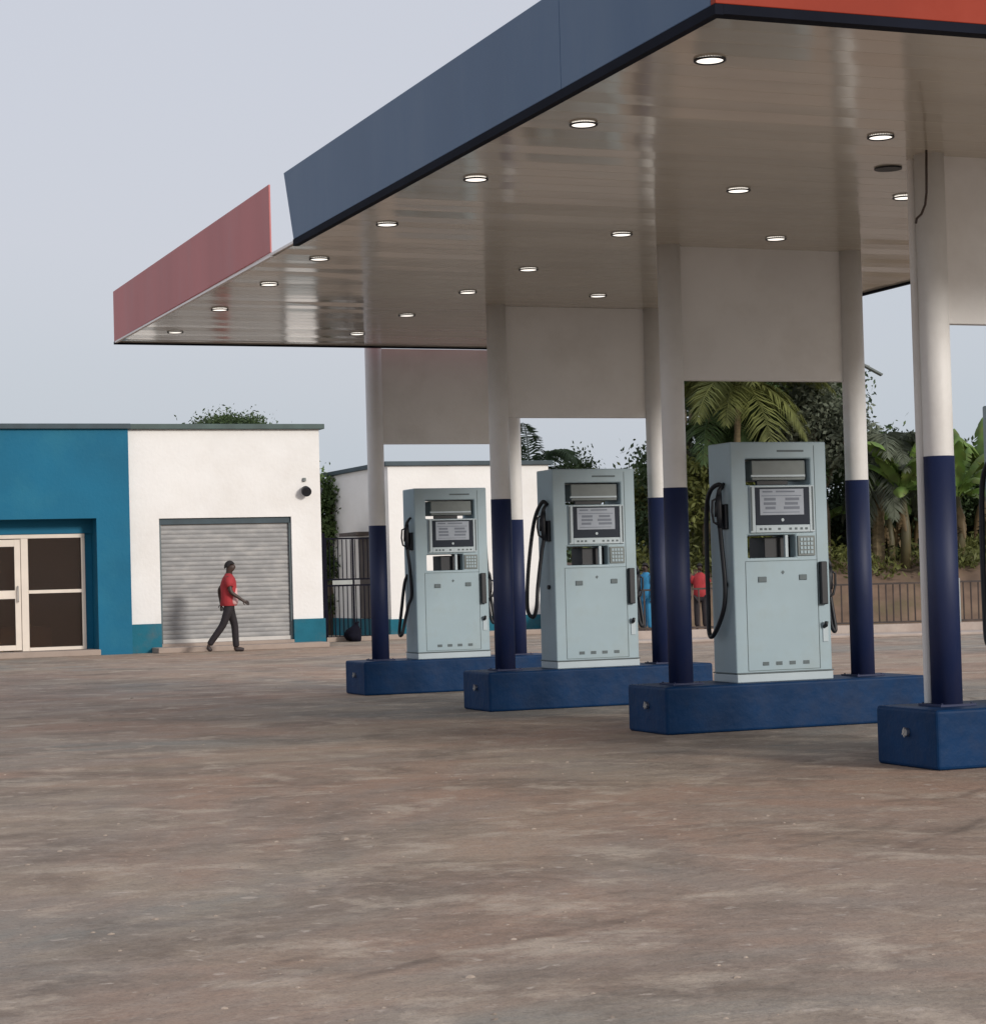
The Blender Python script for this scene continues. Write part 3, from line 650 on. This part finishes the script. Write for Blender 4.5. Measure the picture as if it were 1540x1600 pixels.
def palm(p, h, L_, nf, label, m='leaf_palm', seed=0, trunk=True, r=.17, base=0, droop=1., az=None, dead=0):
    random.seed(seed); e = empty('palm_tree', (p.x, p.y, base)); tag(e, label, 'palm')
    if trunk:
        t = MB(); path = []; rad = []
        for k in range(26):
            q = k / 25; path.append((.25 * q * q, .1 * q, -.2 + (h + .2) * q)); rad.append(r * (1.25 - .45 * q) * (1.08 if k % 2 else .94))
        t.tube(path, rad, 10).build('trunk', 'palm_bark', e)
    def fronds(name, cnt, mm, e0, e1, LL):
        vs = []; fs = []
        for k in range(cnt):
            a = (az[k % len(az)] if az else k * 2.399) + random.uniform(-.2, .2); el = R(random.uniform(e0, e1)); ln = LL * random.uniform(.8, 1.1)
            pt = Vector((.25, .1, h)); d = Vector((math.cos(a) * math.cos(el), math.sin(a) * math.cos(el), math.sin(el))); ns = 22
            prev = pt.copy(); dirn = d.copy()
            for s in range(ns):
                dirn.z -= droop * (.045 + .05 * s / ns); dirn.normalize(); nx_ = prev + dirn * ln / ns
                side = dirn.cross(Vector((0, 0, 1))); side = side.normalized() if side.length > 1e-3 else Vector((1, 0, 0)); upv = side.cross(dirn)
                wv = .012 * (1 - s / ns) + .004; i = len(vs)
                for q in (prev, nx_): vs.extend([q + side * wv, q - side * wv, q + upv * wv])
                fs.extend([(i, i + 3, i + 4, i + 1), (i + 1, i + 4, i + 5, i + 2), (i + 2, i + 5, i + 3, i)])
                if s > 1:
                    ll = ln * .26 * math.sin(math.pi * min(1, (s + 2) / (ns + 2)) ** .8) + .05
                    for sg in (-1, 1):
                        for h_ in range(3):
                            b0 = prev.lerp(nx_, h_ / 3); ld = (side * sg * .8 + dirn * .55 + Vector((0, 0, random.uniform(-.5, .15)))).normalized()
                            wd = dirn * .022; mid = b0 + ld * ll * .5 + Vector((0, 0, -.02)); tip = b0 + ld * ll + Vector((0, 0, -.22 * ll - .03))
                            i = len(vs); vs.extend([b0 - wd * .4, b0 + wd * .4, mid + wd, tip, mid - wd]); fs.append((i, i + 1, i + 2, i + 3, i + 4))
                prev = nx_
        me = bpy.data.meshes.new(name); me.from_pydata([tuple(q) for q in vs], [], fs); me.materials.append(MAT[mm])
        o = bpy.data.objects.new(name, me); COL.objects.link(o); o.parent = e
    fronds('crown', nf, m, -25, 78, L_)
    if dead: fronds('dead_fronds', dead, 'leaf_dry', -70, -35, L_ * .7)
    return e
def banana(p, h, label, seed=0, n=9, base=0, L_=2.0, m='leaf_banana', group='banana plants behind the fence', dead=0):
    random.seed(seed); e = empty('banana_plant', (p.x, p.y, base)); tag(e, label, 'plant', group)
    MB().tube([(0, 0, -.2), (.03, 0, h * .3), (.0, .03, h * .62)], [.13, .11, .06], 10).build('stem', 'banana_stem', e, smooth=True)
    for part_, cnt, mm, e0, e1 in (('leaves', n, m, 35, 86), ('dead_leaves', dead, 'leaf_dry', -80, -50)):
      if not cnt: continue
      vs = []; fs = []
      for k in range(cnt):
        a = k * 2.399 + random.uniform(-.3, .3); el = R(random.uniform(e0, e1)); ln = L_ * random.uniform(.6, 1.1) * (.6 if e0 < 0 else 1); hw = (.24 if e0 > 0 else .12) * random.uniform(.8, 1.15)
        pt = Vector((0, .03, h * .58)); dr_ = Vector((math.cos(a) * math.cos(el), math.sin(a) * math.cos(el), math.sin(el))); ns = 26
        lst = None
        for s in range(ns + 1):
            q = s / ns; pet = .18; dr_.z -= .028 + .085 * q; dr_.normalize(); pt = pt + dr_ * ln / ns
            side = dr_.cross(Vector((0, 0, 1))).normalized(); up = side.cross(dr_)
            wq = 0.02 if q < pet else hw * math.sin(math.pi * min(1., .12 + .88 * (q - pet) / (1 - pet))) ** .6 + .01
            jl, jr = random.uniform(-.12, .10) * wq, random.uniform(-.12, .10) * wq
            i = len(vs); fold = .28 + .5 * q
            vs.extend([pt - side * (wq + jl) * .86 - up * wq * fold * 1., pt - side * wq * .45 - up * wq * .08, pt, pt + side * wq * .45 - up * wq * .08, pt + side * (wq + jr) * .86 - up * wq * fold])
            if lst is not None:
                for j in range(4):
                    if (j in (0, 3)) and q > pet + .08 and random.random() < .30:
                        # torn edge: narrow the outer flap
                        fs.append((lst + j, lst + j + 1, i + j + 1)) if j == 0 else fs.append((lst + j, lst + j + 1, i + j))
                        continue
                    fs.append((lst + j, lst + j + 1, i + j + 1, i + j))
            lst = i
      me = bpy.data.meshes.new(part_); me.from_pydata([tuple(q) for q in vs], [], fs); me.polygons.foreach_set('use_smooth', [True] * len(fs)); me.materials.append(MAT[mm])
      o = bpy.data.objects.new(part_, me); COL.objects.link(o); o.parent = e
    return e

TG = 'trees behind the forecourt fence'; BZ = 1.42
tree(spot(1085, 54), 5.9, 2.1, 'leaf_dark', 'dark evergreen tree filling the gap left of the nearest whole pump', 10000, seed=1, group=TG, zlow=.0, base=BZ)
tree(spot(1185, 58), 6.6, 2.8, 'leaf_blue', 'broad dark tree behind the palm above the nearest whole pump', 15000, seed=2, group=TG, zlow=.0, base=BZ)
tree(spot(1240, 55), 5.9, 1.75, 'leaf_dark', 'dark green tree just left of the second right-hand column', 9500, seed=4, group=TG, zlow=.0, base=BZ)
tree(spot(1287, 51), 4.5, 1.0, 'leaf_dusty', 'pale dusty leaved tree above the right side of the nearest whole pump', 3600, seed=3, group=TG, zlow=.4, base=BZ)
tree(spot(1338, 56), 3.5, 1.4, 'leaf_mid', 'mid green tree behind the second right-hand column', 7500, seed=5, group=TG, zlow=.0, base=BZ)
tree(spot(1385, 54), 3.1, 1.2, 'leaf_blue', 'low dark bushy tree between the two rightmost columns', 7500, seed=6, group=TG, zlow=.0, base=BZ)
tree(spot(1120, 51), 2.6, 1.5, 'leaf_olive', 'olive green bushy tree low behind the pump hose', 5200, seed=8, group=TG, zlow=.0, base=BZ)
tree(spot(1440, 58), 2.5, 1.8, 'leaf_olive', 'low olive bush behind the nearest column', 7000, seed=7, name='bush', group='bushes behind the banana plants', zlow=.0, base=BZ)
tree(spot(1530, 56), 2.9, 1.7, 'leaf_dark', 'dark bush at the right edge behind the banana plants', 7500, seed=9, name='bush', group='bushes behind the banana plants', zlow=.0, base=BZ)
tree(spot(1010, 56), 2.5, 1.4, 'leaf_olive', 'olive bush seen in the gap right of the middle pump', 5000, seed=10, name='bush', zlow=.0, base=BZ)
palm(spot(1150, 50), 4.3, 2.6, 22, 'palm tree with pale trunk and yellow green fronds above the nearest whole pump', 'leaf_olive', 3, r=.08, droop=1.1, base=BZ)
palm(spot(1225, 52), 3.4, 2.5, 20, 'dark green palm right of the pale trunked palm', 'leaf_palm', 4, r=.13, droop=1.3, base=BZ)
palm(spot(1106, 51), 3.5, 2.2, 16, 'dark green palm left of the pale trunked palm', 'leaf_palm', 14, r=.13, droop=1.4, base=BZ)
palm(spot(1370, 50.5), 2.3, 2.0, 16, 'small drooping palm right of the second right-hand column', 'leaf_dusty', 6, r=.13, droop=2.0, base=BZ)
tree(spot(900, 58), 4.6, .55, 'leaf_dark', 'small dark tree beside the broad-leaved plant behind the white building', 8000, size=.055, seed=12, zlow=.45)
tree(spot(511, 52), 3.9, .4, 'leaf_mid', 'leafy tree in the narrow gap behind the barred gate', 9000, size=.06, seed=13, zlow=.0)
tree(spot(366, 64), 6.38, 1.05, 'leaf_dark', 'tree crown just showing above the roof of the white shop half', 20000, size=.05, seed=14, zlow=.72, flat=True)
palm(spot(818, 56), 3.95, 2.05, 15, 'dark ragged palm rising behind the small white building', 'leaf_blue', 9, r=.15, droop=1.25, dead=3)
for (u, D, h, sd_, lb) in ((1412, 50, 2.4, 1, 'bright green banana plant left of the nearest column'), (1441, 53, 2.4, 2, 'banana plant half hidden behind the nearest column'),
                      (1388, 52, 1.7, 5, 'lower banana plant beside the small drooping palm'), (1497, 50, 2.3, 3, 'banana plant with upright leaves right of the nearest column'), (1540, 52, 2.8, 4, 'banana plant at the right edge of the photo'),
                      (1465, 54, 2.3, 8, 'banana plant directly behind the nearest column')):
    banana(spot(u, D), h, lb, sd_, n=15, L_=1.9, base=BZ, dead=6)
# ragged ground cover on the bank and along the fence
bl = []
random.seed(3)
for k in range(70):
    D = 49.2 + 6 * random.random() ** 1.5; p = spot(random.uniform(930, 1640), D); hb = 1.5 * (1 - math.exp(-((D - 47) / 1.6)))
    bl.append((p.x, p.y, hb + .15, random.uniform(.4, .9), .5, random.uniform(.15, .45)))
o = leaves('undergrowth', bl, 15000, .085, 'leaf_olive', None, sig=.16, aspect=.3); tag(o, 'low olive weeds and dry grass on the earth bank behind the fence', 'undergrowth', kind='stuff')
bl = []
for k in range(160):
    D = random.uniform(78, 92); p = spot(-900 + k * 24, D); bl.append((p.x, p.y, random.uniform(1.2, 2.4), 2.0, 1.5, random.uniform(1.0, 1.9)))
o = leaves('far_trees', bl, 42000, .2, 'leaf_blue', None, sig=.35); tag(o, 'distant dark line of woodland beyond the station', 'woodland', kind='stuff')

# ------------------------------------------------------------------ street lamp behind the second right-hand column
p = spot(1350, 45); e = tag(empty('street_lamp', (p.x, p.y, 0), YAW), 'slim street lamp whose head shows right of the second right-hand column', 'street lamp')
MB().tube([(0, 0, 0), (0, 0, 3.0), (0, 0, 5.45)], [.07, .055, .04], 10).build('pole', 'post_pale', e, smooth=True)
MB().tube([(0, 0, 5.42), (.08, -.02, 5.48), (.2, -.04, 5.44)], .02, 8).build('arm', 'post_pale', e, smooth=True)
M = Matrix.Translation((.24, -.04, 5.37)) @ Matrix.Rotation(R(30), 4, 'Y')
MB().box(-.24, .24, -.12, .12, -.02, .02, M).build('lamp_head', 'recess', e, bev=.005)

# ------------------------------------------------------------------ people
def skinned(name, nodes, edges, m, parent=None, sub=2, smooth=True):
    """nodes: {key:(x,y,z,r[,r2])}; the first key is the root."""
    keys = list(nodes); me = bpy.data.meshes.new(name); me.from_pydata([nodes[k][:3] for k in keys], [(keys.index(a), keys.index(b_)) for a, b_ in edges], [])
    o = bpy.data.objects.new(name, me); COL.objects.link(o); md = o.modifiers.new('skin', 'SKIN'); md.use_smooth_shade = True
    for i, k in enumerate(keys):
        sv_ = me.skin_vertices[0].data[i]; r = nodes[k][3:]; sv_.radius = (r[0], r[1] if len(r) > 1 else r[0]); sv_.use_root = (i == 0)
    ss = o.modifiers.new('sub', 'SUBSURF'); ss.levels = ss.render_levels = sub
    bpy.context.view_layer.update(); dg = bpy.context.evaluated_depsgraph_get()
    nm_ = bpy.data.meshes.new_from_object(o.evaluated_get(dg)); nm_.name = name
    bpy.data.objects.remove(o); nm_.materials.clear(); nm_.materials.append(MAT[m]); nm_.polygons.foreach_set('use_smooth', [smooth] * len(nm_.polygons))
    q = bpy.data.objects.new(name, nm_); COL.objects.link(q)
    if parent: q.parent = parent
    return q
def head_bits(e, hx, hz, face, m='skin', k=1.):
    # hair cap over the top and back of the head; nose and ears live on the body mesh below
    n = MB(); seg = 14; rows_ = 7
    for i in range(rows_ + 1):
        th = (i / rows_) * R(104)
        for j in range(seg):
            a = 2 * math.pi * j / seg; back = max(0, -math.cos(a)); tt = min(th, R(62 + 50 * back)) if i == rows_ else th * (1 if back > 0 else .72)
            n.v.append((hx + k * face * .101 * math.sin(tt) * math.cos(a), k * .082 * math.sin(tt) * math.sin(a), hz + k * .118 * math.cos(tt)))
    for i in range(rows_):
        for j in range(seg): a, b_ = i * seg + j, i * seg + (j + 1) % seg; n.f.append((a, b_, b_ + seg, a + seg))
    n.build('hair', 'hair', e, smooth=True)
    ey = MB()
    for s in (-1, 1): ey.tube([(hx + face * .085, s * .032, hz + .0), (hx + face * .094, s * .032, hz)], .009, 8)
    ey.build('eyes', 'hair', e)
def hand(nodes, edges, k0, p, d, side):
    """palm and five separate curled fingers growing from wrist node k0 at p, pointing along d"""
    p = Vector(p); d = Vector(d).normalized(); s = Vector(side).normalized(); nrm = d.cross(s)
    palm = k0 + 'palm'; q = p + d * .06; nodes[palm] = (*q, .030, .016); edges.append((k0, palm))
    for i, (o_, ln) in enumerate(((-.027, .07), (-.009, .08), (.009, .075), (.027, .06))):
        a = q + d * .035 + s * o_; b_ = a + d * ln * .5 + nrm * .008; c_ = b_ + d * ln * .35 + nrm * .03
        for t, z in (('a', a), ('b', b_), ('c', c_)): nodes[palm + str(i) + t] = (*z, .0085)
        edges += [(palm, palm + str(i) + 'a'), (palm + str(i) + 'a', palm + str(i) + 'b'), (palm + str(i) + 'b', palm + str(i) + 'c')]
    a = q - d * .01 - s * .04; b_ = a + d * .04 - s * .02 + nrm * .015
    nodes[palm + 'ta'] = (*a, .010); nodes[palm + 'tb'] = (*b_, .009); edges += [(palm, palm + 'ta'), (palm + 'ta', palm + 'tb')]

# walking man: local +x is the walking direction, feet at z=0
pp = spot(353, 40.9)
wk = empty('person', (pp.x, pp.y, 0), YAW + R(8)); tag(wk, 'person in a red shirt and dark trousers walking past the roller shutter', 'person')
N = {'pelvis': (.02, 0, .95, .125, .10), 'waist': (.01, 0, 1.08, .115, .09), 'chest': (.0, 0, 1.28, .15, .11), 'neckb': (.02, 0, 1.43, .07, .07), 'neck': (.04, 0, 1.50, .062, .06),
     'skull': (.055, 0, 1.61, .102, .088), 'crown': (.045, 0, 1.665, .092, .082), 'jaw': (.095, 0, 1.545, .055, .048), 'nose': (.155, 0, 1.59, .018, .014),
     'shl': (.02, .17, 1.40, .055), 'shr': (.0, -.17, 1.40, .055), 'ell': (-.16, .21, 1.17, .042), 'wrl': (-.13, .22, .93, .030), 'elr': (.05, -.225, 1.12, .043), 'wrr': (.25, -.21, .98, .029),
     'hpl': (.02, .09, .90, .088), 'hpr': (.03, -.09, .90, .088),
     'knr': (-.10, -.085, .52, .058), 'anr': (-.36, -.08, .165, .038), 'hlr': (-.40, -.08, .11, .035), 'tor': (-.33, -.085, .03, .034),
     'knl': (.115, .09, .50, .058), 'anl': (.135, .085, .10, .040), 'hll': (.10, .085, .045, .036), 'tol': (.27, .09, .035, .034)}
E_ = [('pelvis', 'waist'), ('waist', 'chest'), ('chest', 'neckb'), ('neckb', 'neck'), ('neck', 'skull'), ('skull', 'crown'), ('skull', 'jaw'), ('skull', 'nose'), ('chest', 'shl'), ('chest', 'shr'),
      ('shl', 'ell'), ('ell', 'wrl'), ('shr', 'elr'), ('elr', 'wrr'), ('pelvis', 'hpl'), ('pelvis', 'hpr'), ('hpr', 'knr'), ('knr', 'anr'), ('anr', 'hlr'), ('hlr', 'tor'),
      ('hpl', 'knl'), ('knl', 'anl'), ('anl', 'hll'), ('hll', 'tol')]
hand(N, E_, 'wrl', (-.13, .22, .93), (.1, 0, -1), (1, 0, .1)); hand(N, E_, 'wrr', (.25, -.21, .98), (.75, .05, -.45), (.3, 0, .8))
skinned('body', N, E_, 'skin', wk)
def shirt(parent, m, dx, sl):
    o = MB(); n = 20; sec = [(.87, .150, .172), (.88, .158, .178), (1.0, .150, .168), (1.12, .148, .172), (1.24, .152, .186), (1.33, .140, .196), (1.39, .118, .178), (1.43, .092, .130), (1.465, .070, .075), (1.48, .064, .066)]
    for (z, rx, ry) in sec:
        for j in range(n):
            a = 2 * math.pi * j / n; wv = 1 + .03 * math.sin(3 * a + z * 14) * (z < 1.3)
            o.v.append((dx + (1.48 - z) * -.02 + rx * wv * math.cos(a), ry * wv * math.sin(a), z))
    for i in range(len(sec) - 1):
        for j in range(n): a, b_ = i * n + j, i * n + (j + 1) % n; o.f.append((a, b_, b_ + n, a + n))
    for (p0, p1) in sl: o.tube([p0, Vector(p0).lerp(Vector(p1), .5), p1], [.078, .074, .066], 12)
    return o.build('shirt', m, parent, smooth=True)
shirt(wk, 'shirt_red', .02, (((.02, .14, 1.39), (-.085, .20, 1.24)), ((.0, -.14, 1.39), (.032, -.212, 1.22))))
sp = skinned('shirt_panel', {'a': (.145, -.045, 1.22, .022, .05), 'b': (.125, -.07, 1.08, .045, .07), 'c': (.115, -.085, .96, .065, .08), 'd': (.115, -.085, .875, .070, .085)}, [('a', 'b'), ('b', 'c'), ('c', 'd')], 'shirt_pink', wk)
sp['label'] = 'pale pink lower front of the shirt'
skinned('trousers', {'p': (.02, 0, .90, .125, .105), 'p2': (.02, 0, 1.0, .12, .10), 'hl': (.02, .085, .84, .098), 'hr': (.015, -.085, .84, .098), 'kl': (.115, .09, .50, .074), 'kr': (-.10, -.085, .52, .074), 'al': (.13, .085, .13, .066), 'al2': (.135, .085, .08, .064), 'ar': (-.345, -.08, .19, .064), 'ar2': (-.372, -.08, .14, .062)},
        [('p', 'p2'), ('p', 'hl'), ('p', 'hr'), ('hl', 'kl'), ('kl', 'al'), ('al', 'al2'), ('hr', 'kr'), ('kr', 'ar'), ('ar', 'ar2')], 'trousers', wk)
for (a, b_, c_, t_) in (((.10, .085, .05), (.20, .088, .045), (.285, .09, .035), 0), ((-.41, -.08, .125), (-.37, -.08, .065), (-.325, -.085, .03), 0)):
    skinned('shoe', {'a': (*a, .046), 'b': (*b_, .046), 'c': (*c_, .036)}, [('a', 'b'), ('b', 'c')], 'shoe', wk)
head_bits(wk, .045, 1.60, 1, k=1.06)
# two people standing beyond the fence
def stander(u, D, h, shirt_m, label, rz):
    p = spot(u, D); e = empty('person', (p.x, p.y, 0), rz); tag(e, label, 'person', 'people standing beyond the fence'); k = h / 1.72
    N = {'pelvis': (0, 0, .95, .12, .10), 'waist': (0, 0, 1.08, .11, .09), 'chest': (0, 0, 1.28, .15, .11), 'neckb': (0, 0, 1.43, .06, .06), 'neck': (.01, 0, 1.50, .05, .05),
         'skull': (.02, 0, 1.60, .078, .072), 'crown': (.02, 0, 1.65, .07, .066), 'jaw': (.055, 0, 1.545, .042, .038), 'nose': (.11, 0, 1.585, .014, .012),
         'shl': (0, .17, 1.40, .055), 'shr': (0, -.17, 1.40, .055), 'ell': (.0, .23, 1.14, .042), 'wrl': (.06, .24, .90, .030), 'elr': (.0, -.23, 1.14, .042), 'wrr': (.06, -.24, .90, .030),
         'hpl': (0, .09, .88, .088), 'hpr': (0, -.09, .88, .088), 'knl': (.02, .10, .50, .058), 'anl': (0, .10, .09, .04), 'tol': (.14, .11, .035, .036), 'knr': (.02, -.10, .50, .058), 'anr': (0, -.10, .09, .04), 'tor': (.14, -.11, .035, .036)}
    E2 = [('pelvis', 'waist'), ('waist', 'chest'), ('chest', 'neckb'), ('neckb', 'neck'), ('neck', 'skull'), ('skull', 'crown'), ('skull', 'jaw'), ('skull', 'nose'), ('chest', 'shl'), ('chest', 'shr'), ('shl', 'ell'), ('ell', 'wrl'),
          ('shr', 'elr'), ('elr', 'wrr'), ('pelvis', 'hpl'), ('pelvis', 'hpr'), ('hpl', 'knl'), ('knl', 'anl'), ('anl', 'tol'), ('hpr', 'knr'), ('knr', 'anr'), ('anr', 'tor')]
    hand(N, E2, 'wrl', (.06, .24, .90), (.1, 0, -1), (1, 0, .1)); hand(N, E2, 'wrr', (.06, -.24, .90), (.1, 0, -1), (1, 0, .1))
    skinned('body', N, E2, 'skin', e)
    shirt(e, shirt_m, .0, (((.0, .14, 1.39), (0, .22, 1.22)), ((.0, -.14, 1.39), (0, -.22, 1.22))))
    skinned('trousers', {'p': (0, 0, .90, .14, .12), 'hl': (0, .085, .84, .1), 'hr': (0, -.085, .84, .1), 'kl': (.02, .1, .50, .08), 'kr': (.02, -.1, .5, .08), 'al': (0, .1, .12, .07), 'ar': (0, -.1, .12, .07)},
            [('p', 'hl'), ('p', 'hr'), ('hl', 'kl'), ('kl', 'al'), ('hr', 'kr'), ('kr', 'ar')], 'trousers' if shirt_m == 'shirt_red' else 'shirt_blue', e)
    head_bits(e, .018, 1.60, 1); e.scale = (k, k, k)
stander(1006, 46, 1.50, 'shirt_blue', 'person in bright blue clothes beyond the fence, right of the middle pump', R(200))
stander(1090, 46, 1.46, 'shirt_red', 'person in a red top beyond the fence, left of the nearest whole pump', R(240))
